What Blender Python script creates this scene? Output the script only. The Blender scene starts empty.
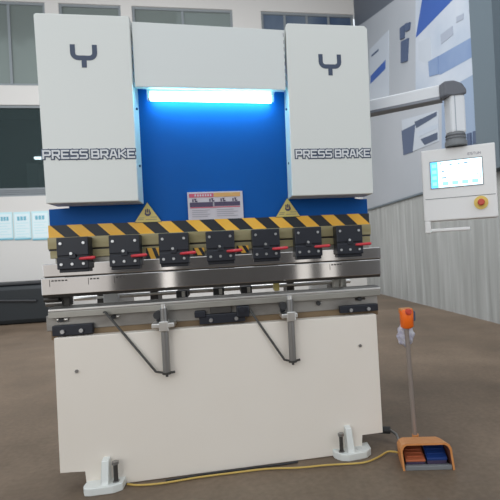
import bpy, bmesh, math, random
from mathutils import Vector, Matrix
random.seed(4)
SC = bpy.context.scene
COL = SC.collection

# ---------------------------------------------------------------- materials
def mat(name, col, rough=.5, metal=0., spec=.5, noise=None, bump=None, coat=0.):
    m = bpy.data.materials.new(name); m.use_nodes = True
    nt = m.node_tree; b = nt.nodes['Principled BSDF']
    b.inputs['Base Color'].default_value = (*col, 1)
    b.inputs['Roughness'].default_value = rough
    b.inputs['Metallic'].default_value = metal
    b.inputs['Specular IOR Level'].default_value = spec
    b.inputs['Coat Weight'].default_value = coat
    tc = nt.nodes.new('ShaderNodeTexCoord')
    if noise:                                   # (scale xyz, amount, second colour)
        sc, amt, c2 = noise
        mp = nt.nodes.new('ShaderNodeMapping'); mp.inputs['Scale'].default_value = sc
        n = nt.nodes.new('ShaderNodeTexNoise'); n.inputs['Scale'].default_value = 1; n.inputs['Detail'].default_value = 5
        rp = nt.nodes.new('ShaderNodeValToRGB')
        rp.color_ramp.elements[0].position = .5 - amt; rp.color_ramp.elements[0].color = (*col, 1)
        rp.color_ramp.elements[1].position = .5 + amt; rp.color_ramp.elements[1].color = (*c2, 1)
        nt.links.new(tc.outputs['Object'], mp.inputs[0]); nt.links.new(mp.outputs[0], n.inputs[0])
        nt.links.new(n.outputs[0], rp.inputs[0]); nt.links.new(rp.outputs[0], b.inputs['Base Color'])
    if bump:
        sc, st = bump
        mp = nt.nodes.new('ShaderNodeMapping'); mp.inputs['Scale'].default_value = sc
        n = nt.nodes.new('ShaderNodeTexNoise'); n.inputs['Scale'].default_value = 1; n.inputs['Detail'].default_value = 3
        bp = nt.nodes.new('ShaderNodeBump'); bp.inputs['Strength'].default_value = st; bp.inputs['Distance'].default_value = .01
        nt.links.new(tc.outputs['Object'], mp.inputs[0]); nt.links.new(mp.outputs[0], n.inputs[0])
        nt.links.new(n.outputs[0], bp.inputs['Height']); nt.links.new(bp.outputs[0], b.inputs['Normal'])
    return m
def emis(name, col, strength):
    m = bpy.data.materials.new(name); m.use_nodes = True
    b = m.node_tree.nodes['Principled BSDF']
    b.inputs['Base Color'].default_value = (*col, 1)
    b.inputs['Emission Color'].default_value = (*col, 1); b.inputs['Emission Strength'].default_value = strength
    return m

M = dict(
 white=mat('white_paint', (.72,.73,.695), .38),
 topwhite=mat('panel_white_paint', (.70,.72,.70), .4),
 apron=mat('apron_warm_white', (.82,.745,.655), .33, noise=((1.2,1.2,1.0), .15, (.85,.785,.705))),  # white warmed in colour to carry the bounce from the brown floor
 blue=mat('blue_paint', (.003,.088,.345), .5, spec=.15),
 navy=mat('navy_decal', (.05,.07,.12), .5),
 decal=mat('decal_white', (.72,.73,.74), .5),
 yellow=mat('hazard_yellow', (.88,.42,.015), .45, noise=((9,9,9), .2, (.88,.50,.08))),
 black=mat('hazard_black', (.012,.014,.020), .45),
 clamp=mat('clamp_black', (.010,.012,.020), .45),
 screw=mat('screw_steel', (.55,.56,.57), .3, metal=.9),
 red=mat('red_handle', (.62,.035,.05), .35),
 brass=mat('ochre_strip', (.30,.25,.12), .45, metal=.3, noise=((6,6,30), .2, (.38,.33,.19))),
 steel=mat('polished_steel', (.60,.57,.545), .07, metal=1., noise=((9,1,1), .25, (.68,.65,.63)), bump=None),
 steel2=mat('ground_steel', (.30,.285,.25), .45, metal=.6, noise=((5,3,8), .2, (.42,.40,.36))),
 steel3=mat('table_steel', (.20,.185,.17), .42, metal=.6, noise=((3,3,7), .15, (.42,.40,.37))),
 bright=mat('bright_steel', (.78,.76,.73), .3, metal=.9),
 dark=mat('dark_steel', (.07,.065,.06), .5, metal=.5),
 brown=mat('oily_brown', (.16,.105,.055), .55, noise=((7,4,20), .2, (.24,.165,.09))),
 rod=mat('rod_steel', (.30,.29,.28), .35, metal=.8),
 frame=mat('frame_white', (.62,.62,.6), .5),
 warn=mat('warning_yellow', (.62,.50,.16), .5),
 paper=mat('label_paper', (.56,.52,.56), .5),
 lred=mat('label_red', (.55,.09,.15), .5),
 lorg=mat('label_orange', (.62,.34,.12), .5),
 ldark=mat('label_dark', (.07,.05,.10), .5),
 lgrey=mat('label_grey', (.36,.34,.38), .5),
 panel=mat('panel_cream', (.86,.84,.82), .4),
 alu=mat('arm_white', (.82,.83,.85), .35),
 aluedge=mat('arm_lower_edge', (.25,.26,.29), .4, metal=.3),  # darker colour along the arm's lower edge and underside
 elbow=mat('elbow_grey', (.15,.155,.175), .45),
 neck=mat('neck_grey', (.20,.205,.21), .5),
 estopy=mat('estop_yellow', (.80,.58,.12), .4),
 estopr=mat('estop_red', (.60,.06,.03), .35),
 orange=mat('orange_plastic', (.62,.24,.07), .5, noise=((30,30,30), .2, (.68,.29,.10))),
 orange2=mat('bright_orange', (1.0,.17,.01), .4),
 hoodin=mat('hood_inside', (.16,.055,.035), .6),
 pedalo=mat('pedal_orange', (.52,.14,.06), .5),
 pedalb=mat('pedal_blue', (.012,.045,.20), .45),
 bag=mat('plastic_bag', (.46,.44,.54), .35, noise=((40,40,40), .1, (.68,.67,.72))),
 cable=mat('cable_yellow', (.55,.37,.09), .45),
 rubber=mat('black_rubber', (.03,.03,.032), .6),
 post=mat('post_grey', (.30,.25,.22), .45, metal=.3),
 glassf=mat('window_frame_grey', (.22,.24,.25), .5),
 box=mat('black_wrap', (.010,.013,.015), .5),
 n_cyan=mat('notice_cyan', (.52,.72,.75), .6),
 n_blue=mat('notice_blue', (.16,.42,.52), .6),
 n_white=mat('notice_white', (.68,.78,.79), .6),
 p_white=mat('poster_white', (.47,.50,.545), .5, noise=((1.5,1.5,1.5), .2, (.36,.41,.48))),
 p_blue=mat('poster_blue', (.035,.09,.31), .5),
 p_mid=mat('poster_midblue', (.145,.21,.36), .5, noise=((2,2,2), .2, (.20,.27,.40))),
 p_pale=mat('poster_pale', (.235,.30,.40), .5),
 p_grey=mat('poster_grey', (.30,.33,.39), .5),
 p_text=mat('poster_text', (.06,.085,.15), .5),
 p_slate=mat('slate_post', (.105,.135,.155), .5),
 p_light=mat('poster_light', (.42,.455,.50), .5),
 banner=mat('banner_grey', (.33,.35,.375), .6, noise=((.6,.6,.6), .2, (.37,.385,.41))),
)

def glass_mat(name, col, mix):
    m = bpy.data.materials.new(name); m.use_nodes = True; nt = m.node_tree
    nt.nodes.clear()
    o = nt.nodes.new('ShaderNodeOutputMaterial'); g = nt.nodes.new('ShaderNodeBsdfGlossy'); g.inputs[1].default_value = .12
    g.inputs[0].default_value = (*col, 1)
    d = nt.nodes.new('ShaderNodeBsdfDiffuse'); d.inputs[0].default_value = (*col, 1)
    t = nt.nodes.new('ShaderNodeBsdfTransparent'); t.inputs[0].default_value = (.8,.86,.86,1)
    a = nt.nodes.new('ShaderNodeMixShader'); a.inputs[0].default_value = .25
    nt.links.new(d.outputs[0], a.inputs[1]); nt.links.new(g.outputs[0], a.inputs[2])
    b = nt.nodes.new('ShaderNodeMixShader'); b.inputs[0].default_value = mix
    nt.links.new(t.outputs[0], b.inputs[1]); nt.links.new(a.outputs[0], b.inputs[2])
    nt.links.new(b.outputs[0], o.inputs[0])
    return m
M['glass_up'] = glass_mat('glass_upper', (.25,.285,.265), .8)
M['glass_lo'] = glass_mat('glass_lower', (.05,.068,.068), .55)

# floor: brown-grey worn concrete
m = mat('concrete_floor', (.15,.125,.105), .5, spec=.35); M['floor'] = m
nt = m.node_tree; b = nt.nodes['Principled BSDF']; tc = nt.nodes.new('ShaderNodeTexCoord')
n1 = nt.nodes.new('ShaderNodeTexNoise'); n1.inputs['Scale'].default_value = 1.1; n1.inputs['Detail'].default_value = 8; n1.inputs['Roughness'].default_value = .62
n2 = nt.nodes.new('ShaderNodeTexNoise'); n2.inputs['Scale'].default_value = 38; n2.inputs['Detail'].default_value = 4
mx = nt.nodes.new('ShaderNodeMath'); mx.operation = 'MULTIPLY_ADD'; mx.inputs[1].default_value = .35
nt.links.new(tc.outputs['Object'], n1.inputs[0]); nt.links.new(tc.outputs['Object'], n2.inputs[0])
nt.links.new(n2.outputs[0], mx.inputs[0]); nt.links.new(n1.outputs[0], mx.inputs[2])
rp = nt.nodes.new('ShaderNodeValToRGB'); cr = rp.color_ramp
cr.elements[0].position = .42; cr.elements[0].color = (.098,.070,.047,1)
cr.elements[1].position = .95; cr.elements[1].color = (.235,.172,.120,1)
e = cr.elements.new(.68); e.color = (.156,.111,.075,1)
nt.links.new(mx.outputs[0], rp.inputs[0]); nt.links.new(rp.outputs[0], b.inputs['Base Color'])

# corrugated sheet: vertical streaks and ribs
m = mat('corrugated_sheet', (.33,.34,.33), .55, metal=.15); M['sheet'] = m
nt = m.node_tree; b = nt.nodes['Principled BSDF']; tc = nt.nodes.new('ShaderNodeTexCoord')
mp = nt.nodes.new('ShaderNodeMapping'); mp.inputs['Scale'].default_value = (1, 7, .6)
n1 = nt.nodes.new('ShaderNodeTexNoise'); n1.inputs['Scale'].default_value = 1.0; n1.inputs['Detail'].default_value = 6
nt.links.new(tc.outputs['Object'], mp.inputs[0]); nt.links.new(mp.outputs[0], n1.inputs[0])
rp = nt.nodes.new('ShaderNodeValToRGB'); cr = rp.color_ramp
cr.elements[0].position = .3; cr.elements[0].color = (.27,.275,.262,1)
cr.elements[1].position = .7; cr.elements[1].color = (.43,.435,.42,1)
nt.links.new(n1.outputs[0], rp.inputs[0]); nt.links.new(rp.outputs[0], b.inputs['Base Color'])
M['wall'] = mat('wall_paint', (.59,.565,.53), .7, noise=((.5,.5,.5), .3, (.63,.605,.57)))
M['ceil'] = mat('ceiling_sheet', (.10,.13,.18), .7)
M['roofdark'] = mat('roof_glazing', (.055,.085,.145), .35, noise=((1.5,1,.6), .2, (.13,.165,.21)))

# screen
M['scr_bg'] = emis('screen_light', (.62,.86,.98), 1.15)
M['scr_bar'] = emis('screen_sidebar', (.10,.50,.95), 1.0)
M['scr_ico'] = emis('screen_icon', (.28,.62,.72), .7)
M['scr_txt'] = emis('screen_text', (.10,.20,.28), .6)
M['led'] = emis('led_tube', (.26,.82,1.0), 15)
M['tube'] = emis('tube_glow', (.85,.95,1.0), 6)

# ---------------------------------------------------------------- mesh helpers
class MB:
    def __init__(s): s.bm = bmesh.new(); s.mats = []
    def mi(s, m):
        m = M[m] if isinstance(m, str) else m
        if m not in s.mats: s.mats.append(m)
        return s.mats.index(m)
    def _fin(s, faces, m, smooth=False):
        i = s.mi(m)
        for f in faces:
            f.material_index = i; f.smooth = smooth and len(f.verts) == 4
        if smooth:
            for f in faces:
                if len(f.verts) != 4:
                    for e in f.edges: e.smooth = False
    def box(s, x0, x1, y0, y1, z0, z1, m, bev=0.):
        t = bmesh.new()
        vs = [t.verts.new((x, y, z)) for x in (x0, x1) for y in (y0, y1) for z in (z0, z1)]
        for q in ((0,1,3,2),(4,6,7,5),(0,4,5,1),(2,3,7,6),(0,2,6,4),(1,5,7,3)): t.faces.new([vs[i] for i in q])
        if bev: bmesh.ops.bevel(t, geom=list(t.edges), offset=bev, segments=2, affect='EDGES', profile=.5)
        return s._merge(t, m)
    def _merge(s, t, m, smooth=False, mtx=None):
        bmesh.ops.recalc_face_normals(t, faces=t.faces)
        if mtx: t.transform(mtx)
        mp = {}
        for v in t.verts: mp[v] = s.bm.verts.new(v.co)
        fs = [s.bm.faces.new([mp[v] for v in f.verts]) for f in t.faces]
        s._fin(fs, m, smooth); t.free(); return s
    def prism(s, pts, axis, a, b, m, bev=0.):
        """extrude a 2D polygon along axis from a to b; pts are the other two coords in order"""
        def P(p, t):
            return {'x': (t, p[0], p[1]), 'y': (p[0], t, p[1]), 'z': (p[0], p[1], t)}[axis]
        t = bmesh.new()
        A = [t.verts.new(P(p, a)) for p in pts]; B = [t.verts.new(P(p, b)) for p in pts]
        t.faces.new(A); t.faces.new(B[::-1])
        n = len(pts)
        for i in range(n): t.faces.new([A[i], B[i], B[(i+1) % n], A[(i+1) % n]])
        if bev: bmesh.ops.bevel(t, geom=list(t.edges), offset=bev, segments=2, affect='EDGES', profile=.5)
        return s._merge(t, m)
    def tube(s, pts, r, m, n=12, smooth=True):
        """swept tube; r scalar or list"""
        pts = [Vector(p) for p in pts]
        rr = r if isinstance(r, (list, tuple)) else [r]*len(pts)
        t = bmesh.new(); rings = []
        up = Vector((0, 0, 1))
        prev = None
        for i, p in enumerate(pts):
            a = pts[max(i-1, 0)]; c = pts[min(i+1, len(pts)-1)]
            d = (c-a).normalized()
            if prev is None:
                ref = up if abs(d.dot(up)) < .9 else Vector((1, 0, 0))
                u = d.cross(ref).normalized()
            else:
                u = (prev - d*prev.dot(d)).normalized()
            prev = u; w = d.cross(u)
            rings.append([t.verts.new(p + (u*math.cos(k*2*math.pi/n) + w*math.sin(k*2*math.pi/n))*rr[i]) for k in range(n)])
        for i in range(len(rings)-1):
            for k in range(n): t.faces.new([rings[i][k], rings[i][(k+1) % n], rings[i+1][(k+1) % n], rings[i+1][k]])
        t.faces.new(rings[0][::-1]); t.faces.new(rings[-1])
        return s._merge(t, m, smooth and n > 6)
    def cyl(s, p0, p1, r, m, n=16, bev=0.):
        return s.tube([p0, p1], r, m, n, smooth=False if n <= 8 else True)
    def xform(s, mtx): s.bm.transform(mtx); return s
    def build(s, name, parent=None, bevel=0., loc=None):
        me = bpy.data.meshes.new(name); 
        for m in s.mats: me.materials.append(m)
        if loc: s.bm.transform(Matrix.Translation(-Vector(loc)))
        s.bm.to_mesh(me); s.bm.free()
        o = bpy.data.objects.new(name, me); COL.objects.link(o)
        if loc: o.location = loc
        if parent: o.parent = parent
        if bevel:
            b = o.modifiers.new('bevel', 'BEVEL'); b.width = bevel; b.segments = 2; b.limit_method = 'ANGLE'; b.angle_limit = math.radians(40)
        return o
def tag(o, label=None, cat=None, group=None, kind=None):
    if label: o['label'] = label
    if cat: o['category'] = cat
    if group: o['group'] = group
    if kind: o['kind'] = kind
    return o
def empty(name, loc=(0,0,0), rz=0.):
    o = bpy.data.objects.new(name, None); COL.objects.link(o); o.location = loc; o.rotation_euler = (0, 0, rz)
    o.empty_display_size = .1; return o

# block lettering as strokes on a 2 x 4 grid
GL = {
 'P': [[(0,0),(0,4),(1.7,4),(2,3.7),(2,2.1),(1.7,1.7),(.5,1.7)]],
 'R': [[(0,0),(0,4),(1.7,4),(2,3.7),(2,2.1),(1.7,1.7),(.5,1.7)],[(1.2,1.6),(2,0)]],
 'E': [[(2,4),(0,4),(0,0),(2,0)],[(0,2),(1.7,2)]],
 'S': [[(2,4),(.3,4),(0,3.7),(0,2.3),(.3,2),(1.7,2),(2,1.7),(2,.3),(1.7,0),(0,0)]],
 'B': [[(0,0),(0,4),(1.6,4),(1.9,3.7),(1.9,2.3),(1.6,2),(.4,2)],[(1.6,2),(2,1.6),(2,.3),(1.7,0),(0,0)]],
 'A': [[(0,0),(.7,4),(1.3,4),(2,0)],[(.4,1.3),(1.6,1.3)]],
 'K': [[(0,0),(0,4)],[(2,4),(.5,2.1),(2,0)],[(0,2),(.6,2)]],
 'T': [[(0,4),(2,4)],[(1,4),(1,0)]],
 'U': [[(0,4),(0,.3),(.3,0),(1.7,0),(2,.3),(2,4)]],
 'N': [[(0,0),(0,4),(2,0),(2,4)]],
}
def strokes(mb, text, x0, z0, w, h, y, thick, ext, m):
    """letters filling width w, height h on the plane y; ext = depth"""
    n = len(text)-text.count('-'); cell = w/(n*2+ (n-1)*.80 + .8*text.count('-')); sx = cell; sz = h/4
    x = x0; q_ = 0
    for ch in text:
        if ch == '-': x += .8*sx; continue
        for line in GL[ch]:
            for (a, b), (c, d) in zip(line, line[1:]):
                p = Vector((x+a*sx, z0+b*sz)); q = Vector((x+c*sx, z0+d*sz))
                dr = (q-p).normalized(); nn = Vector((-dr.y, dr.x))*thick/2; e = dr*thick*.45
                pts = [p-e+nn, q+e+nn, q+e-nn, p-e-nn]
                q_ = (q_+1) % 15
                mb.prism([(v.x, v.y) for v in pts], 'y', y-ext-.00006*q_, y, m)
        x += 2.80*sx

# ================================================================ SETTING
mb = MB(); mb.box(-9, 3.3, -7.2, 9.2, -.05, 0, 'floor'); f = tag(mb.build('floor'), kind='structure')

# back wall with window openings (front face at y = 7.6)
Y = 7.6
mb = MB()
def wallbox(x0, x1, z0, z1, m='wall'): mb.box(x0, x1, Y, Y+.2, z0, z1, m)
wallbox(-9, 3.4, 0, 2.36)                        # below the low windows
wallbox(-1.0, 3.4, 2.36, 4.19)
wallbox(-9, 3.4, 4.19, 4.58)                     # pale band
wallbox(-9, -8.6, 2.36, 6.9); wallbox(-3.28, -3.02, 4.58, 6.27); wallbox(-1.82, -1.60, 4.58, 6.27)
wallbox(.48, 1.10, 4.58, 6.27); wallbox(-9, 3.4, 6.27, 7.0)
tag(mb.build('wall_back'), kind='structure')
def window(n, x0, x1, z0, z1, mull, transom, g):
    r = empty('window_%d' % n, ((x0+x1)/2, Y+.1, z0)); tag(r, kind='structure')
    mb = MB(); t = .05
    for a in (x0, x1-t): mb.box(a, a+t, Y+.03, Y+.12, z0, z1, 'glassf')
    for z in [z0, z1-t] + transom: mb.box(x0, x1, Y+.035, Y+.115, z, z+t, 'glassf')
    for a in mull: mb.box(a, a+t, Y+.04, Y+.11, z0, z1, 'glassf')
    o = mb.build('window_frame'); o.parent = r; o.matrix_parent_inverse = Matrix.Translation(-r.location)
    mb = MB(); mb.box(x0, x1, Y+.07, Y+.078, z0, z1, g)
    o = mb.build('pane'); o.parent = r; o.matrix_parent_inverse = Matrix.Translation(-r.location)
window(1, -8.6, -1.0, 2.36, 4.19, [-6.2, -3.30, -2.4], [2.40,2.44,2.48], 'glass_lo')
window(2, -8.6, -3.28, 4.58, 6.27, [-6, -4.0], [], 'glass_up')
window(3, -3.02, -1.82, 4.58, 6.27, [], [], 'glass_up')
window(4, -1.60, .48, 4.58, 6.27, [-.6], [], 'glass_up')
window(5, 1.10, 3.2, 4.58, 6.27, [1.6, 2.1, 2.6], [5.2, 5.8], M['roofdark'])
# the room behind the low windows
mb = MB()
mb.box(-9, -.8, 9.0, 9.1, 0, 6.9, mat('office_wall', (.10,.12,.125), .8))
tag(mb.build('wall_office'), kind='structure')
mb = MB(); mb.box(-9, -.8, 7.8, 9.0, 4.3, 4.4, mat('office_ceiling', (.14,.16,.165), .8)); tag(mb.build('trim_1'), kind='structure')
mb = MB(); mb.box(-3.92, -3.70, 8.0, 8.3, 2.0, 3.1, mat('office_panel', (.30,.33,.34), .7)); mb.box(-3.66, -3.62, 8.3, 8.4, 1.5, 4.3, 'glassf')
tag(mb.build('trim_2'), kind='structure')
mb = MB(); mb.box(-3.86, -3.60, 8.25, 8.31, 3.24, 3.29, 'tube'); mb.box(-3.88, -3.58, 8.25, 8.31, 3.29, 3.34, 'glassf')  # glowing tube stands in for a lamp mirrored in the pane
mb.cyl((-3.73, 8.28, 3.34), (-3.73, 8.28, 4.3), .01, 'glassf', 6)
tag(mb.build('lamp_reflection'), 'slim white glowing tube behind the dark lower window, in place of a lamp reflection', 'light')

# right wall: sheet wainscot below, banner cloth above
mb = MB()
ys = []; y = -1.5
prof = []
while y < 7.6:
    prof += [(y, 3.20), (y+.12, 3.20), (y+.14, 3.206), (y+.20, 3.206), (y+.22, 3.20)]; y += .30
prof = [(a, b) for a, b in prof if a <= 7.6] + [(7.6, 3.2), (7.6, 3.4), (-1.5, 3.4)]
mb.prism([(b, a) for a, b in prof], 'z', 0, 1.80, 'sheet')
tag(mb.build('wall_right'), kind='structure')
mb = MB(); mb.prism([(-1.5,1.80),(7.6,1.80),(7.6,5.95),(6.84,5.71),(5.23,5.28),(-1.5,5.2)], 'x', 3.19, 3.4, 'banner')
tag(mb.build('wall_right_upper'), kind='structure')
mb = MB(); mb.prism([(-1.5,5.2),(5.23,5.28),(6.84,5.71),(7.6,5.95),(7.6,7.0),(-1.5,7.0)], 'x', 3.22, 3.4, mat('gable_sheet', (.10,.115,.14), .6)); tag(mb.build('wall_gable'), kind='structure')
mb = MB(); mb.box(3.16, 3.19, -1.5, 7.6, 1.785, 1.815, 'p_slate'); tag(mb.build('trim_3'), kind='structure')
mb = MB(); mb.box(3.06, 3.19, 2.30, 2.74, 1.80, 5.2, 'p_slate'); tag(mb.build('trim_4'), kind='structure')
mb = MB(); mb.box(-9, 3.4, -7.2, -7.0, 0, 3.6, mat('added_wall_dark', (.16,.15,.145), .8)); tag(mb.build('wall_added_front'), kind='structure')  # unseen wall added to keep the steel's reflections dark
# ceiling over the far part of the hall
mb = MB(); mb.box(-9, 3.4, 4.5, 9.2, 7.0, 7.1, 'ceil')
for x in range(-8, 4): mb.box(x, x+.08, 4.5, 7.6, 6.8, 7.0, 'ceil')
tag(mb.build('ceiling'), kind='structure')

# notices on the back wall
def notice(x0, x1, z0, z1, label, rows):
    mb = MB(); y = Y
    mb.box(x0, x1, y-.012, y, z0, z1, 'n_cyan')
    mb.box(x0+.02, x1-.02, y-.016, y-.012, z0+.05, z1-.04, 'n_white')
    w = x1-x0
    for k in range(3): mb.box(x0+w*(.22+.19*k), x0+w*(.36+.19*k), y-.02, y-.016, z1-.17, z1-.09, 'n_blue')
    for k in range(rows): mb.box(x0+.04, x1-.04-.06*(k % 2), y-.019, y-.016, z1-.23-.055*k, z1-.215-.055*k, 'n_cyan')
    mb.box(x0, x1, y-.02, y-.012, z0, z0+.03, 'n_blue')
    tag(mb.build('notice'), label, 'poster', 'blue and white notices on the back wall')
notice(-4.34, -4.07, 1.50, 2.05, 'pale blue notice at far left of the three on the back wall', 5)
notice(-4.05, -3.74, 1.49, 2.045, 'pale blue notice in the middle of the three on the back wall', 6)
notice(-3.72, -3.40, 1.47, 2.05, 'pale blue notice nearest the press brake, under the dark window', 5)

# things hung on the right wall (coordinates are y, z on the wall)
def board(name, polys, label, cat, t=.01):
    mb = MB()
    for k, (pts, m) in enumerate(polys):
        mb.prism(pts, 'x', 3.19-t-.0012*k, 3.19, m)
    return tag(mb.build(name), label, cat)
board('wall_banner', [
  ([(4.37,5.02),(2.53,3.94),(2.71,1.89),(3.86,1.86),(3.73,3.13),(4.58,3.28)], 'p_pale'),
  ([(4.37,5.02),(2.53,3.94),(2.61,3.04),(3.34,3.10),(4.47,3.27),(4.57,3.37)], 'p_white'),
  ([(4.12,4.78),(3.11,4.20),(4.32,4.24),(4.46,4.25)], 'p_blue'),
  ([(3.88,3.68),(2.57,3.47),(2.59,3.24),(3.73,3.38),(3.91,3.46)], 'p_mid'),
  ([(4.37,4.14),(3.97,4.04),(3.95,3.60),(4.40,3.87)], 'p_light'),
  ([(3.67,3.92),(3.34,3.88),(3.33,3.76),(3.66,3.78)], 'p_grey'),
  ([(3.23,3.94),(3.06,3.90),(3.07,3.83),(3.24,3.87)], 'p_grey'),
  ([(2.94,3.88),(2.56,3.81),(2.57,3.70),(2.91,3.76)], 'p_grey'),
  ([(4.07,3.71),(3.76,3.66),(3.79,3.41),(4.06,3.48)], 'p_mid')],
  'large blue and white machine banner high on the right wall', 'banner')
board('wall_letters', [
  ([(5.02,4.68),(4.85,4.65),(4.88,4.45),(5.04,4.49)], 'p_text'),
  ([(4.81,4.65),(4.62,4.58),(4.67,4.48),(4.82,4.52)], 'p_text'),
  ([(5.00,4.44),(4.72,4.37),(4.81,4.03),(5.05,4.10)], 'p_text')],
  'dark blue painted characters on the grey wall left of the large banner', 'sign', t=.026)
board('picture_board', [
  ([(6.60,5.02),(5.55,4.91),(5.73,3.62),(6.78,3.93)], 'p_light'),
  ([(6.62,4.49),(5.76,4.46),(5.79,4.30),(6.65,4.34)], 'p_blue'),
  ([(6.50,4.87),(6.09,4.81),(6.10,4.77),(6.51,4.83)], 'p_text')],
  'narrow pale board with a blue band beside the right machine cover', 'board')
board('machine_picture', [
  ([(5.17,3.16),(3.87,2.92),(3.89,2.48),(5.17,2.55)], 'p_light'),
  ([(5.20,2.98),(4.63,2.94),(4.79,2.52),(5.17,2.55)], 'p_text'),
  ([(4.66,2.98),(3.90,2.91),(3.91,2.85),(4.60,2.86)], 'navy'),
  ([(4.60,2.80),(3.89,2.73),(3.90,2.67),(4.54,2.70)], 'p_white'),
  ([(4.47,2.65),(3.91,2.61),(3.92,2.51),(4.34,2.53)], 'navy')],
  'picture of a dark blue machine on the grey wall left of the control panel', 'picture')
board('wall_text', [
  ([(3.11,2.38),(3.02,2.37),(3.03,2.22),(3.13,2.23)], 'p_text'),
  ([(2.97,2.37),(2.88,2.36),(2.90,2.21),(2.99,2.22)], 'p_text'),
  ([(2.84,2.35),(2.76,2.35),(2.77,2.20),(2.85,2.21)], 'p_text'),
  ([(2.73,2.34),(2.64,2.33),(2.66,2.19),(2.74,2.20)], 'p_text')],
  'row of small navy characters on the banner behind the control panel neck', 'sign', t=.026)
# dark wrapped box at the back
mb = MB()
mb.box(-5.3, -2.80, 6.0, 6.8, .0, .66, 'box', .08)
mb.box(-5.2, -2.90, 6.04, 6.7, .66, .70, 'rubber', .01)
mb.box(-2.93, -2.87, 5.96, 6.02, .10, .60, 'rubber', .01)
mb.tube([(-5.2,5.99,.4),(-4.4,5.97,.36),(-3.7,5.98,.42),(-3.1,5.98,.38)], .02, 'rubber', 8)
tag(mb.build('storage_box'), 'low black box on the floor by the back wall, left of the machine', 'box')

# ================================================================ PRESS BRAKE
PB = empty('press_brake'); tag(PB, 'white and blue press brake with seven black clamps standing on the workshop floor', 'machine')
# side frames: throat cut out
for s in (-1, 1):
    mb = MB(); x = .655*s
    pts = [(.08,.045),(1.15,.045),(1.15,1.9),(.08,1.9),(.08,1.12),(.42,1.12),(.42,.72),(.08,.72)]
    mb.prism(pts, 'x', x-.025, x+.025, 'frame'); mb.build('side_frame', PB, .004)
mb = MB(); mb.box(-.63, .63, .75, 1.15, 1.25, 1.75, 'frame', .01); mb.build('oil_tank', PB)
# apron with notched lower corners
mb = MB()
mb.prism([(-.740,.671),(-.743,.083),(-.637,.081),(-.637,.002),(.623,.002),(.623,.088),(.732,.083),(.729,.666)], 'y', -.085, .0, 'apron', .003)
ap = mb.build('front_apron', PB)
for x in (-.653, .638):
    mb = MB(); mb.cyl((x, -.080, .520), (x, -.091, .520), .008, 'rod', 6); o = mb.build('hex_bolt', ap); o['label'] = 'small grey bolt'
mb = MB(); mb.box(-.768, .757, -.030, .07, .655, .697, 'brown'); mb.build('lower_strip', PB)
# table body
mb = MB()
mb.box(-.785, .757, -.035, .075, .696, .765, 'steel3', .003)
T = mb.build('table', PB)
def slot(x, z, w, h, mm='bright'):
    mb = MB(); mb.tube([(x-w/2, -.036, z), (x+w/2, -.036, z)], h/2, mm, 10)
    mb.cyl((x-.004, -.036, z), (x-.004, -.052, z), .011, 'rubber', 10); mb.build('adjuster', T)
slot(-.715, .745, .045, .022); slot(-.495, .742, .040, .012); slot(.455, .735, .018, .020); slot(.665, .742, .05, .012, 'dark')
# die and rails
mb = MB()
mb.prism([(-.062,.765),(.05,.765),(.05,.785),(.012,.803),(.0,.788),(-.012,.803),(-.062,.795)], 'x', -.765, .765, 'steel3')
mb.box(-.765, .765, -.0635, -.061, .786, .7945, 'bright')  # bright strip put in as the highlight along the die's top edge
mb.build('die', PB, .0015)
mb = MB()
mb.box(-.765, .762, -.066, -.05, .755, .782, 'steel2', .002); mb.build('die_rail', PB)
# black bars with bolts on the table
for x0, x1, z0, z1, lb in ((-.753,-.585,.676,.722,0), (-.12,.092,.678,.722,1), (.553,.748,.680,.715,0)):
    mb = MB(); mb.box(x0, x1, -.066, -.035, z0, z1, 'clamp', .004)
    if lb:
        mb.box(x0-.02, x0+.03, -.075, -.04, .712, .742, 'clamp', .004)
        mb.box(x0+.05, x0+.15, -.060, -.035, .722, .756, 'dark', .004)
        mb.box(x1-.04, x1+.02, -.082, -.04, .700, .752, 'clamp', .006)
        mb.cyl((x1-.015, -.08, .738), (x1-.015, -.10, .738), .014, 'clamp')
    o = mb.build('table_clamp', PB)
    for t in (.27, .73) if not lb else (.25, .80):
        mb = MB(); x = x0+(x1-x0)*t; z = (z0+z1)/2-.004
        mb.cyl((x, -.066, z), (x, -.078, z), .009, 'screw', 10); mb.build('bolt', o)
# front supports
for x in (-.270, .300):
    mb = MB(); mb.cyl((x, -.115, .488), (x, -.115, .772), .0165, 'rod', 20)
    mb.cyl((x, -.115, .74), (x, -.115, .79), .012, 'bright', 14)
    mb.cyl((x, -.115, .478), (x, -.115, .488), .020, 'dark', 16)
    mb.cyl((x, -.115, .466), (x, -.115, .478), .006, 'dark', 8)
    p = mb.build('support_post', PB)
    mb = MB(); mb.box(x-.052 if x < 0 else x-.045, x+.045 if x < 0 else x+.03, -.140, -.036, .688, .708, 'bright', .003); mb.box(x-.02, x+.02, -.142, -.086, .672, .716, 'bright', .003); mb.build('collar', p)
    mb = MB(); mb.cyl((x-.03, -.06, .742), (x-.03, -.115, .742), .017, 'rubber', 16); mb.box(x-.04, x-.02, -.075, -.035, .71, .75, 'clamp', .003); mb.build('knob', p)
    mb = MB()
    if x < 0: mb.tube([(-.545,-.045,.768),(-.522,-.085,.768),(-.318,-.105,.490),(x,-.112,.480),(x+.035,-.112,.484)], .0055, 'dark', 8)
    else: mb.tube([(.105,-.045,.735),(.118,-.085,.725),(.262,-.105,.490),(x,-.112,.480),(x+.035,-.112,.486)], .0055, 'dark', 8)
    mb.build('brace', p)
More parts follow.
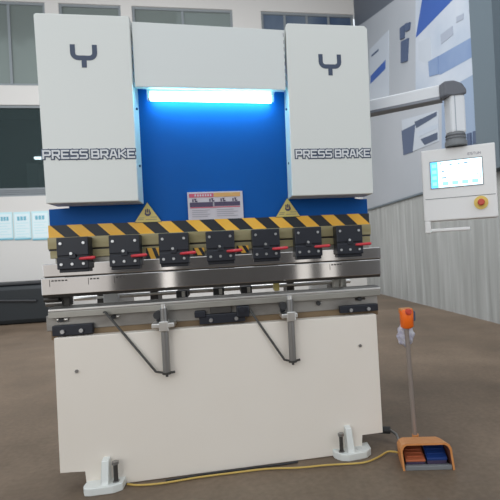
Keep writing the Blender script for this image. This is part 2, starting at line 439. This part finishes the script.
# feet
for s, fx, bx, x0, x1 in ((0, -.547, -.505, -.635, -.475), (1, .552, .510, .490, .660)):
    mb = MB()
    if s == 0: pts = [(x0,-.08),(x0-.004,-.125),(x0+.006,-.150),(x0+.030,-.158),(x1-.035,-.158),(x1,-.140),(x1+.004,-.08)]
    else: pts = [(x0-.016,-.08),(x0-.014,-.110),(x0+.010,-.146),(x0+.045,-.160),(x1-.035,-.150),(x1-.004,-.120),(x1,-.05)]
    mb.prism(pts, 'z', 0, .034, 'white', .004)
    mb.prism([(-.08,.03),(-.148,.03),(-.140,.045),(-.118,.128 if s == 0 else .138),(-.08,.132 if s == 0 else .142)], 'x', fx-.016, fx+.015, 'white', .004)
    o = mb.build('foot', PB)
    mb = MB(); mb.cyl((bx, -.122, .03), (bx, -.122, .112), .0095, 'dark', 12)
    mb.cyl((bx, -.122, .110), (bx, -.122, .122), .0155, 'rod', 6); mb.cyl((bx, -.122, .03), (bx, -.122, .038), .015, 'rod', 6)
    mb.build('levelling_bolt', o)
    if s:
        mb = MB(); mb.cyl((.598, -.112, .03), (.598, -.112, .038), .015, 'frame', 16); mb.build('washer', o)

# upper ram: blue plate with narrower top
mb = MB()
mb.prism([(-.770,1.10),(.748,1.10),(.748,1.245),(.68,1.245),(.68,1.98),(-.68,1.98),(-.68,1.245),(-.770,1.245)], 'y', .02, .075, 'blue', .003)
RAM = mb.build('ram', PB)
# hazard stripe
SX0, SX1, SZ0, SZ1 = -.770, .748, 1.112, 1.169
def clip_poly(pts, x0, x1):
    def cl(p, f, inside):
        out = []
        for i in range(len(p)):
            a, b = p[i], p[(i+1) % len(p)]
            if inside(a): out.append(a)
            if inside(a) != inside(b):
                t = (f-a[0])/(b[0]-a[0]); out.append((f, a[1]+t*(b[1]-a[1])))
        return out
    p = cl(pts, x0, lambda q: q[0] >= x0-1e-9)
    return cl(p, x1, lambda q: q[0] <= x1+1e-9) if p else p
mb = MB(); mb.box(SX0, SX1, .004, .02, SZ0, SZ1, 'black')
c = -.661 - 2*.1322
while c < .9:
    p = clip_poly([(c-.031,SZ1),(c+.032,SZ1),(c+.092,SZ0),(c+.026,SZ0)], SX0, SX1)
    if len(p) > 2: mb.prism(p, 'y', .002, .004, 'yellow')
    c += .1322
mb.build('hazard_stripe', PB)
# intermediate bars
mb = MB()
mb.box(-.765, .742, -.030, .07, 1.060, 1.112, 'brass', .002)
mb.box(-.765, .742, -.018, .07, 1.052, 1.060, 'dark')
mb.box(-.758, .738, -.026, .07, 1.018, 1.052, 'brass', .002)
mb.box(-.742, .735, -.012, .07, .995, 1.018, 'steel2', .002)
mb.box(-.738, .730, -.022, .07, .955, .996, 'steel2', .003)
mb.build('clamp_rail', PB)
for x0, x1, z0, z1 in ((-.346,-.288,.985,1.045), (-.134,-.082,1.00,1.035), (.070,.126,1.00,1.035)):  # yellow and black patches paint the hazard stripe's reflection on the steel
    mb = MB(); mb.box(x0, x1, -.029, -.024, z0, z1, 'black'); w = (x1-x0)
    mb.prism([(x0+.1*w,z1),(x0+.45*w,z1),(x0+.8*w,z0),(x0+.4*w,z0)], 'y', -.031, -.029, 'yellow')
    mb.prism([(x0+.75*w,z1),(x1,z1),(x1,z0+.3*(z1-z0))], 'y', -.031, -.029, 'yellow'); mb.build('stripe_reflection', PB)
# clamps
def make_clamp():
    mb = MB(); w, z0, z1 = .065, .954, 1.107
    mb.box(-w, w, -.100, -.03, z0+.072, z1, 'clamp', .004)
    mb.box(-w+.001, w-.001, -.096, -.03, z0+.062, z0+.074, 'black')
    mb.box(-w, w, -.104, -.03, z0+.014, z0+.066, 'clamp', .004)
    mb.box(-w+.004, w-.004, -.090, -.03, z0, z0+.016, 'clamp', .003)
    mb.box(-.014, .014, -.108, -.09, z0+.060, z0+.082, 'clamp', .003)
    o = mb.build('clamp', PB)
    for x, z in ((-.048,z1-.026),(.046,z1-.026),(-.004,z0+.070+.012),(-.046,z0+.036),(-.002,z0+.036),(.044,z0+.036)):
        mb = MB(); y = -.108 if abs(x) < .01 and z > z0+.06 else (-.104 if z < z0+.06 else -.100)
        mb.cyl((x, y+.002, z), (x, y-.005, z), .0062, 'screw', 10); mb.build('screw', o)
    mb = MB(); mb.tube([(.030,-.100,z0+.058),(.040,-.116,z0+.058),(.090,-.124,z0+.060),(.098,-.125,z0+.060)], [.006,.0065,.0075,.005], 'red', 10)
    l = mb.build('lever', o); l['label'] = 'red lever handle'
    return o
CX = [-.641,-.426,-.214,-.006,.205,.407,.610]
c0 = make_clamp(); c0.location = (CX[0], 0, 0)
for x in CX[1:]:
    c = c0.copy(); COL.objects.link(c); c.parent = PB; c.location = (x, 0, 0)
    for ch in c0.children:
        d = ch.copy(); COL.objects.link(d); d.parent = c
# upper tool beam
mb = MB()
mb.box(-.780, .778, -.060, .03, .938, .994, 'steel', .003)
mb.box(-.776, .775, -.050, .03, .932, .940, 'dark')
mb.box(-.787, .772, -.065, .03, .858, .934, 'steel', .003)
B = mb.build('punch_beam', PB)
mb = MB(); mb.prism([(-.060,.860),(.02,.860),(.004,.846),(-.05,.846)], 'x', -.785, .770, 'dark'); mb.build('punch', PB)
for x, n in ((-.745, 5), (-.585, 3), (-.475, 3), (.52, 4)):      # engraved size marks
    mb = MB()
    for k in range(n): mb.box(x+k*.014, x+k*.014+.010, -.0660, -.0648, .917, .923, 'dark')
    mb.box(x-.008, x-.006, -.0660, -.0648, .895, .925, 'dark')
    mb.build('size_mark', B)
# inner view through the gap: back gauge
mb = MB()
mb.box(-.62, .62, .30, .36, .735, .770, 'frame', .003)
mb.cyl((-.75, .25, .812), (.70, .25, .812), .012, 'bright', 14)
mb.cyl((-.72, .28, .846), (.70, .28, .846), .010, 'bright', 14)
for x in (-.62, -.36, .36, .62): mb.box(x-.02, x+.02, .24, .40, .74, .87, 'dark', .003)
mb.box(-.60, -.53, .20, .32, .78, .86, 'frame', .004); mb.box(.60, .66, .18, .3, .78, .86, 'steel2', .004)
BG = mb.build('back_gauge', PB)
for x in (-.20, -.02, .02+.10):
    mb = MB(); mb.box(x-.035, x+.02, .10, .28, .790, .830, 'rubber', .004); mb.box(x-.005, x+.01, .07, .12, .80, .825, 'steel2'); mb.build('gauge_finger', BG)
mb = MB(); mb.box(.250, .275, .05, .12, .80, .845, 'warn', .003); o = mb.build('gauge_stop', BG); o['label'] = 'small yellow stop block'
for x0, x1 in ((-.79,-.70),(.55,.575),(.585,.60)):
    mb = MB(); mb.box(x0, x1, .02, .07, .80, .858, 'dark' if x0 < 0 else 'steel2', .003); mb.build('guide_block', PB)
mb = MB(); mb.cyl((-.80, .0, .835), (-.74, .0, .835), .012, 'dark'); mb.cyl((-.80,.02,.815),(-.73,.02,.815), .014, 'rod'); mb.build('end_fitting', PB)

# side covers
YC = -.120                                          # front of the covers
for s, x0, x1 in ((0, -.737, -.352), (1, .342, .740)):
    mb = MB(); z1 = 2.072 if s == 0 else 2.066; zb = 1.254; tp = .006 if s == 0 else -.006
    a0, a1 = (x0-.006, x1) if s == 0 else (x0+.006, x1+.006)
    b0, b1 = (x0+.006, x1) if s == 0 else (x0-.006, x1-.006)
    mb.prism([(b0,zb),(b1,zb),(a1,z1-(.003 if s == 0 else .014)),(a1-(.003 if s == 0 else .014),z1),(a0+.008,z1),(a0,z1-.008)], 'y', YC, .015, 'white', .004)
    o = mb.build('side_cover', PB)
    mb = MB(); cx = -.548 if s == 0 else .5515
    def bar(a, b, t=.0205):
        a = Vector(a); b = Vector(b); d = (b-a).normalized(); n = Vector((-d.y, d.x))*t/2; e = d*.0
        mb.prism([tuple(v) for v in (a+n, b+n, b-n, a-n)], 'y', YC-.0015, YC, 'navy')
    zt = 1.940 if s == 0 else 1.923
    arc = [(cx-.045, zt), (cx-.045, zt-.036)] + [(cx-.045+.022*(1-math.cos(t)), zt-.036-.022*math.sin(t)) for t in [math.pi/2*k/5 for k in range(1,6)]]
    L = arc + [(2*cx-x, z) for x, z in arc[::-1]]
    outl = []; inn = []
    for i, p in enumerate(L):
        a = Vector(L[max(i-1,0)]); b = Vector(L[min(i+1,len(L)-1)]); d = (b-a).normalized(); n = Vector((-d.y, d.x))*.0102
        outl.append(Vector(p)-n); inn.append(Vector(p)+n)
    for i in range(len(L)-1): mb.prism([tuple(outl[i]), tuple(outl[i+1]), tuple(inn[i+1]), tuple(inn[i])], 'y', YC-.0015, YC, 'navy')
    bar((cx, zt-.0682), (cx, zt-.100)); mb.build('emblem', o)
    tx, tw, tz = (-.738, .386, 1.4405) if s == 0 else (.359, .372, 1.4275)
    mb = MB(); strokes(mb, 'PRESS-BRAKE', tx+.007, tz+.007, tw-.014, .0315, YC, .0165, .0012, 'navy')
    strokes(mb, 'PRESS-BRAKE', tx+.007, tz+.007, tw-.014, .0315, YC-.0019, .0070, .0012, 'decal')
    mb.build('lettering', o)
    xs = x1 if s == 0 else x0
    for z in (1.42, 1.68):
        mb = MB(); mb.cyl((xs-.007, -.06, z), (xs+.007, -.06, z), .006, 'navy', 8); mb.build('cover_screw', o)
# top panel and lamp
mb = MB(); mb.prism([(-.345,1.765),(.334,1.757),(.342,2.040),(-.345,2.056)], 'y', -.105, -.075, 'topwhite', .002); mb.box(-.34, .33, -.08, .02, 2.0, 2.03, 'topwhite', .002)
TP = mb.build('top_panel', PB)
mb = MB(); 
for k in range(8): mb.box(.334, .337, -.1062, -.1045, 1.77+.034*k, 1.788+.034*k, 'lgrey')
mb.build('edge_trim', TP)
mb = MB(); mb.cyl((-.292, -.025, 1.748), (.272, -.025, 1.740), .019, 'led', 16)
LT = mb.build('led_tube', PB)
mb = MB(); mb.box(-.305, .290, -.044, .004, 1.768, 1.785, 'frame', .002); mb.box(-.305,-.292,-.04,-.01,1.73,1.769,'frame'); mb.box(.272,.285,-.04,-.01,1.73,1.769,'frame')
mb.build('lamp_holder', LT)
# warning triangles
for xa, in ((-.334,), (.330,)):
    mb = MB(); zb, zt = 1.166, 1.262
    mb.prism([(xa-.062,zb),(xa+.062,zb),(xa,zt)], 'y', .001, .004, 'black')
    mb.prism([(xa-.060,zb+.002),(xa+.060,zb+.002),(xa,zt-.003)], 'y', -.001, .001, 'warn')
    mb.prism([(xa-.012,1.214),(xa-.014,1.205),(xa-.006,1.196),(xa+.006,1.196),(xa+.015,1.205),(xa+.013,1.218),(xa+.006,1.207),(xa-.004,1.206)], 'y', -.003, -.001, 'ldark')
    for k in range(3): mb.box(xa-.011+.008*k, xa-.006+.008*k, -.003, -.001, 1.212, 1.230-.003*abs(k-1), 'ldark')
    for x0, x1, z in ((xa-.042,xa-.016,1.186),(xa+.012,xa+.042,1.188),(xa-.045,xa-.02,1.178),(xa-.01,xa+.04,1.177)): mb.box(x0, x1, -.002, -.001, z, z+.004, 'brass')
    o = mb.build('warning_triangle', PB); o['label'] = 'yellow warning triangle with dark hand symbol'
# instruction label
mb = MB(); x0, x1, z0, z1 = -.150, .112, 1.170, 1.303
mb.box(x0, x1, .008, .0195, z0, z1, 'paper')
yy = (.006, .008)
mb.box(x0+.008, x0+.122, *yy, z1-.026, z1-.008, 'lred'); mb.box(x0+.124, x1-.012, *yy, z1-.026, z1-.006, 'lorg')
for k in range(7): mb.box(x0+.034+k*.012, x0+.041+k*.012, .005, .006, z1-.022, z1-.012, 'paper')
mb.box(x0+.010, x0+.118, *yy, z1-.072, z1-.050, 'ldark'); mb.box(x0+.125, x1-.014, *yy, z1-.070, z1-.050, 'ldark')
mb.box(x0+.118, x0+.125, *yy, z1-.070, z1-.050, 'lgrey')
mb.box(x0+.010, x1-.014, *yy, z1-.077, z1-.073, 'lred')
for cx in (.032, .112, .165, .222):
    x = x0+cx
    mb.box(x-.010, x-.004, *yy, z1-.048, z1-.034, 'ldark'); mb.box(x+.002, x+.014, *yy, z1-.048, z1-.042, 'ldark'); mb.prism([(x-.002,z1-.032),(x+.010,z1-.032),(x+.004,z1-.044)], 'y', *yy, 'ldark')
for r in range(4):
    for a, w in ((.018, .085-.012*(r % 2)), (.135, .10-.02*((r+1) % 2))): mb.box(x0+a, x0+a+w, *yy, z1-.089-.010*r, z1-.086-.010*r, 'lgrey')
mb.build('instruction_label', PB)['label'] = 'white instruction label with red and orange heading'

# ================================================================ CONTROL PANEL ON ITS ARM
CP = empty('control_panel', (1.2, -.06, 1.11)); tag(CP, 'cream control panel with lit touchscreen hanging from a white arm beside the machine', 'control panel')
inv = Matrix.Translation(-CP.location)
def kid(o, p=CP):
    o.parent = p
    if p is CP: o.matrix_parent_inverse = inv
    return o
# arm: sloping plan from the machine's side to the elbow
def beam(mb, a, b, w, h, m, m2=None):
    a = Vector(a); b = Vector(b); d = (b-a); L = d.length; ang = math.atan2(d.y, d.x)
    t = MB(); t.box(0, L, -w/2, w/2, -h/2, h/2, m, .008)
    if m2: t.box(0, L, -w/2-.001, -w/2+.004, -h/2-.001, -h/2+.012, m2); t.box(0, L, -w/2, w/2, -h/2-.003, -h/2+.003, m2)
    t.xform(Matrix.Translation(a) @ Matrix.Rotation(ang, 4, 'Z'))
    mp = {}
    for v in t.bm.verts: mp[v] = mb.bm.verts.new(v.co)
    for f in t.bm.faces:
        nf = mb.bm.faces.new([mp[v] for v in f.verts]); nf.material_index = mb.mi(t.mats[f.material_index])
    t.bm.free()
mb = MB(); beam(mb, (.70, .36, 1.778), (1.165, -.02, 1.778), .07, .074, 'alu', 'aluedge'); kid(mb.build('arm'))
mb = MB(); mb.box(.68, .76, .30, .44, 1.70, 1.86, 'neck', .008); kid(mb.build('arm_bracket'))
mb = MB()
mb.prism([(1.145,1.738),(1.145,1.815),(1.20,1.822),(1.245,1.808),(1.268,1.778),(1.270,1.752),(1.19,1.745)], 'y', -.095, -.005, 'elbow', .010)
kid(mb.build('elbow'))
mb = MB(); mb.box(1.180, 1.262, -.088, -.010, 1.555, 1.752, 'alu', .012); mb.box(1.200, 1.204, -.0895, -.088, 1.56, 1.745, 'p_light')
kid(mb.build('drop_post'))
mb = MB(); mb.tube([(1.218,-.05,1.495),(1.218,-.05,1.515),(1.218,-.05,1.52),(1.218,-.05,1.555),(1.218,-.05,1.562)], [.056,.056,.050,.048,.044], 'neck', 20)
for z in (1.515, 1.53, 1.545): mb.tube([(1.218,-.05,z),(1.218,-.05,z+.004)], .052, 'elbow', 20)
kid(mb.build('swivel_neck'))
# cabinet, local frame: u to the right, face at y = 0, z up
PL = Vector((1.062, .035, 1.115)); PR = Vector((1.372, -.150, 1.115))
ang = math.atan2((PR-PL).y, (PR-PL).x); PW = (PR-PL).length; PH = .375
LM = Matrix.Translation(PL) @ Matrix.Rotation(ang, 4, 'Z')
def loc(mb, name, p=None, lab=None):
    mb.xform(LM); o = mb.build(name); 
    if p is None: kid(o)
    else: o.parent = p
    if lab: o['label'] = lab
    return o
mb = MB(); mb.box(0, PW, 0, .09, 0, PH, 'panel', .006); mb.box(.012, PW-.008, -.0012, .0, .1145, .1175, 'neck')
CB = loc(mb, 'cabinet')
def sub(mb, name, p, lab=None):
    mb.xform(LM); o = mb.build(name); o.parent = p
    if lab: o['label'] = lab
    return o
u0, u1, v0, v1 = .046, .296, .172, .306
mb = MB(); mb.box(u0-.004, u1+.004, -.003, 0, v0-.004, v1+.005, 'neck'); mb.box(u0, u1, -.005, -.003, v0, v1, 'scr_bg')
mb.box(u0, u0+.036, -.006, -.005, v0, v1, 'scr_bar')
for k in range(4): mb.box(u0+.007, u0+.029, -.007, -.006, v0+.012+.031*k, v0+.030+.031*k, 'scr_ico')
for k in range(4): mb.box(u0+.056+.048*k, u0+.086+.048*k, -.006, -.005, v0+.010, v0+.028, 'scr_ico')
for a, b_, c_ in ((.045,.120,.010),(.095,.112,.012),(.135,.113,.010),(.165,.113,.018),(.055,.046,.022),(.055,.080,.012),(.225,.05,.004)): mb.box(u0+a, u0+a+c_, -.006, -.005, v0+b_, v0+b_+.006, 'scr_txt')
mb.box(u1-.012, u1-.009, -.006, -.005, v0+.03, v0+.07, 'scr_txt')
sub(mb, 'touchscreen', CB, 'lit touchscreen with blue side bar')
mb = MB()
for gx, ch in enumerate('ESTUN'):
    for line in GL[ch]:
        for (a, b_), (c_, d_) in zip(line, line[1:]):
            p = Vector((.232+gx*.0128+a*.0045, .326+b_*.0028)); q = Vector((.232+gx*.0128+c_*.0045, .326+d_*.0028))
            if (q-p).length < 1e-6: continue
            dr = (q-p).normalized(); nn = Vector((-dr.y, dr.x))*.0010
            mb.prism([tuple(v) for v in (p+nn, q+nn, q-nn, p-nn)], 'y', -.0015, 0, 'lgrey')
sub(mb, 'nameplate', CB)
mb = MB(); c = (.283, .078)
mb.cyl((c[0], 0, c[1]), (c[0], -.006, c[1]), .034, 'estopy', 24)
mb.tube([(c[0], -.006, c[1]), (c[0], -.018, c[1]), (c[0], -.020, c[1]), (c[0], -.034, c[1]), (c[0], -.038, c[1])], [.010,.010,.017,.017,.013], 'estopr', 20)
sub(mb, 'emergency_stop', CB, 'red emergency stop button on yellow disc')
mb = MB(); mb.box(.002, .032, -.002, .05, -.062, .0, 'panel', .004); mb.box(.03, .225, .0, .022, -.058, -.040, 'panel', .005)
loc(mb, 'handle')

# ================================================================ FOOT PEDAL
FP = empty('foot_pedal', (.85, -.25, 0)); tag(FP, 'orange two-pedal foot switch with thin upright post on the floor right of the machine', 'foot pedal')
x0, x1, yf, yb = .728, .952, -.325, -.115
mb = MB(); t = .012
def yz(x, y0, y1, z0, z1f, z1b, m): mb.prism([(y0,z0),(y1,z0),(y1,z1b),(y0,z1f)], 'x', x, x+t, m, .003)
yb = -.175
P1 = [(x0+.004,0),(x0-.004,.095),(x0+.004,.112),(x0+.02,.120),(x1-.03,.120),(x1-.012,.112),(x1-.004,.095),(x1+.006,0)]
P2 = [(x0+.006,0),(x0+.002,.060),(x0+.010,.078),(x0+.03,.086),(x1-.04,.086),(x1-.020,.078),(x1-.010,.060),(x1,0)]
def insetp(P, t=.009):
    n = len(P); cx = (x0+x1)/2
    return [(x+(t if x < cx else -t)*(1 if k < 3 or k > n-4 else .4), z-(0 if k in (0, n-1) else t*.9)) for k, (x, z) in enumerate(P)]
I1, I2 = insetp(P1), insetp(P2)
mb = MB(); tb = bmesh.new()
rings = [[tb.verts.new((x, y, z)) for x, z in pp] for pp, y in ((P1, yf), (P2, yb), (I2, yb-.008), (I1, yf))]
for a, b_ in ((0,1),(2,3),(3,0)):
    for k in range(len(P1)-1): tb.faces.new([rings[a][k], rings[a][k+1], rings[b_][k+1], rings[b_][k]])
tb.faces.new(rings[1]); tb.faces.new(rings[2])
n0 = len(mb.bm.faces); mb._merge(tb, 'orange')
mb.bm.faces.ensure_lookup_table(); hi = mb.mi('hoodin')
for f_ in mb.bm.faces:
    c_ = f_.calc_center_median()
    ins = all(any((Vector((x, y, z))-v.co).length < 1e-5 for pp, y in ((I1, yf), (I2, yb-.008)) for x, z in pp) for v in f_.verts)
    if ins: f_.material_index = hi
mb.box(x1-.06, x1-.045, yb, yb+.003, .02, .05, 'orange')
def fk(o):
    o.parent = FP; o.matrix_parent_inverse = Matrix.Translation(-FP.location)
    if o.name.split('.')[0] in ('hood', 'base_plate', 'pedal'): o.data.transform(HR)
    return o
HR = Matrix.Translation((.004, -.01, 0)) @ Matrix.Translation((.848, -.325, 0)) @ Matrix.Rotation(math.radians(-13), 4, 'Z') @ Matrix.Translation((-.848, .325, 0))
fk(mb.build('hood'))
mb = MB(); mb.box(x0+.013, x1-.010, yf+.003, yb-.013, .0, .010, 'neck', .002); mb.box(x0+.016, x1-.006, yf+.001, yf+.02, .0, .020, 'neck', .003); fk(mb.build('base_plate'))
mb = MB(); mb.prism([(yf+.022,.028),(yf+.020,.038),(yb-.018,.058),(yb-.016,.040)], 'x', x0+.020, x0+.108, 'pedalo', .003)
for k in range(3): mb.box(x0+.03, x0+.098, yf+.045+.025*k, yf+.050+.025*k, .036+.0042*k, .046+.0042*k, 'pedalo')
mb.box(x0+.022, x0+.106, yf+.026, yf+.09, .012, .029, 'ldark', .003); o = fk(mb.build('pedal')); o['label'] = 'orange left pedal'
mb = MB(); mb.prism([(yf+.022,.032),(yf+.020,.044),(yb-.022,.084),(yb-.018,.064)], 'x', x0+.114, x0+.204, 'pedalb', .003)
for k in range(3): mb.box(x0+.122, x0+.196, yf+.045+.025*k, yf+.050+.025*k, .044+.0085*k, .057+.0085*k, 'pedalb')
mb.box(x0+.116, x0+.202, yf+.026, yf+.09, .012, .033, 'ldark', .003); o = fk(mb.build('pedal')); o['label'] = 'blue right pedal'
mb = MB(); mb.tube([(.872,-.150,.0),(.869,-.150,.10),(.863,-.150,.30),(.858,-.15,.47),(.854,-.15,.60)], .011, 'post', 12); mb.cyl((.872,-.150,.0),(.872,-.15,.085), .016, 'orange', 14); fk(mb.build('post'))
mb = MB(); mb.tube([(.858,-.15,.598),(.858,-.15,.606),(.858,-.15,.680),(.858,-.15,.690)], [.020,.031,.033,.029], 'orange2', 18)
mb.box(.828, .886, -.165, -.120, .668, .694, 'orange', .005)
st = fk(mb.build('stop_box')); st['label'] = 'bright orange emergency stop housing'
mb = MB(); mb.tube([(.856,-.17,.680),(.856,-.184,.680),(.856,-.190,.680)], [.015,.016,.012], 'estopr', 14); mb.build('stop_button', st)
mb = MB(); mb.box(.888, .904, -.15, -.12, .630, .676, 'p_text', .003); mb.build('terminal_cover', st)
# hose with black coupling to the machine
mb = MB(); mb.tube([(.60,.10,.045),(.70,.05,.050),(.745,.03,.052)], .007, 'rod', 8); mb.tube([(.745,.03,.052),(.80,.0,.055)], .018, 'rubber', 10)
mb.tube([(.80,.0,.055),(.81,-.06,.055),(.795,-.13,.05),(.792,-.170,.045)], .007, 'rod', 8); fk(mb.build('connector'))

# crumpled plastic bag on the post
bm = bmesh.new(); bmesh.ops.create_icosphere(bm, subdivisions=4, radius=1)
for v in bm.verts:
    p = v.co; n_ = math.sin(p.x*9+p.z*5)*.08 + math.sin(p.y*11-p.z*7)*.07 + math.sin(p.z*13+p.x*3)*.06
    k = 1+n_; top = 1-.35*max(0, p.z)
    v.co = Vector((p.x*.042*k*top, p.y*.026*k*top, p.z*.062*k))
for f_ in bm.faces: f_.smooth = True
me = bpy.data.meshes.new('plastic_bag'); bm.to_mesh(me); bm.free(); me.materials.append(M['bag'])
o = bpy.data.objects.new('plastic_bag', me); COL.objects.link(o); o.location = (.866, -.105, .563)
tag(o, 'small crumpled pale plastic bag tied behind the orange stop box', 'bag')

# floor cables
def smoothpts(p, it=2):
    for _ in range(it):
        q = [p[0]]
        for a, b in zip(p, p[1:]): q += [tuple(.75*x+.25*y for x, y in zip(a, b)), tuple(.25*x+.75*y for x, y in zip(a, b))]
        p = q + [p[-1]]
    return p
mb = MB(); pts = [(-.465,-.10,.006),(-.42,-.125,.006),(-.319,-.138,.006),(-.213,-.130,.006),(-.148,-.125,.006),(.029,-.128,.006),(.16,-.135,.008),(.297,-.170,.008),(.42,-.175,.008),(.524,-.195,.008),(.60,-.205,.008),(.677,-.172,.010),(.735,-.13,.012),(.755,-.16,.020),(.764,-.19,.028)]
mb.tube(smoothpts(pts), .0045, 'cable', 8); tag(mb.build('power_cable'), 'thin yellow cable along the floor from the machine to the foot pedal', 'cable')
mb = MB(); pts = [(-.30,-.112,.005),(-.20,-.106,.005),(-.10,-.098,.005),(.0,-.104,.005),(.10,-.100,.005),(.22,-.108,.005),(.30,-.102,.005)]
mb.tube(smoothpts(pts), .0045, 'rubber', 8); tag(mb.build('black_cable'), 'thin black cable on the floor close against the machine base', 'cable')

# ================================================================ CAMERA
RHO = math.atan(.0517); PSI = math.atan(450/2600)
cam = bpy.data.cameras.new('camera'); co = bpy.data.objects.new('camera', cam); COL.objects.link(co)
cam.sensor_width = 36; cam.sensor_fit = 'HORIZONTAL'; cam.lens = 450/500*36
cam.shift_x = -(300-250)/500; cam.shift_y = 0
fwd = Vector((math.sin(PSI), math.cos(PSI), 0)); right = Vector((math.cos(PSI), -math.sin(PSI), 0)); up = Vector((0,0,1))
r2 = right*math.cos(RHO) + up*math.sin(-RHO)*1      # roll clockwise
u2 = up*math.cos(RHO) + right*math.sin(RHO)
mt = Matrix((r2, u2, -fwd)).transposed().to_4x4(); mt.translation = (0, -2.2, 1.0)
co.matrix_world = mt
cam.dof.use_dof = True; cam.dof.focus_distance = 2.3; cam.dof.aperture_fstop = 4.5
cam.clip_start = .05
SC.camera = co

# ================================================================ LIGHT
w = bpy.data.worlds.new('world'); SC.world = w; w.use_nodes = True
bg = w.node_tree.nodes['Background']; bg.inputs[0].default_value = (.86,.93,1,1); bg.inputs[1].default_value = .8
def area(name, loc_, target, sx, sy, power, col):
    l = bpy.data.lights.new(name, 'AREA'); l.shape = 'RECTANGLE'; l.size = sx; l.size_y = sy; l.energy = power; l.color = col
    o = bpy.data.objects.new(name, l); COL.objects.link(o); o.location = loc_
    o.rotation_euler = (Vector(target)-Vector(loc_)).to_track_quat('-Z', 'Y').to_euler()
    return o
def added_light(name, x, w_, L, col, z=1.75, h=3.4):                   # unseen area lights added for fill and bright streaks on the steel
    o = area(name, (x, -6.95, z), (x, 0, z), w_, h, L*math.pi*w_*h, col); return o
added_light('fill_left', -4.0, 5.0, 1.9, (.97,.98,.97), 2.8, 2.8)
added_light('fill_left_low', -4.2, 4.2, .46, (.98,.97,.95), .7, 1.38)
added_light('streak_left', -1.05, .22, .85, (1,.99,.96))
added_light('streak_right', 1.62, .28, .62, (1,.99,.96))
added_light('streak_far_right', 2.15, .30, .62, (1,.99,.96))
area('wall_fill', (-1.2, 1.8, 4.6), (.2, 7, 1.5), 5, 2, 190, (.97,.98,1))  # unseen lamp added above the machine to brighten back and right walls
SC.view_settings.view_transform = 'Standard'; SC.view_settings.look = 'None'
SC.view_settings.gamma = 1; SC.view_settings.use_curve_mapping = False
SC.view_settings.exposure = 0.62
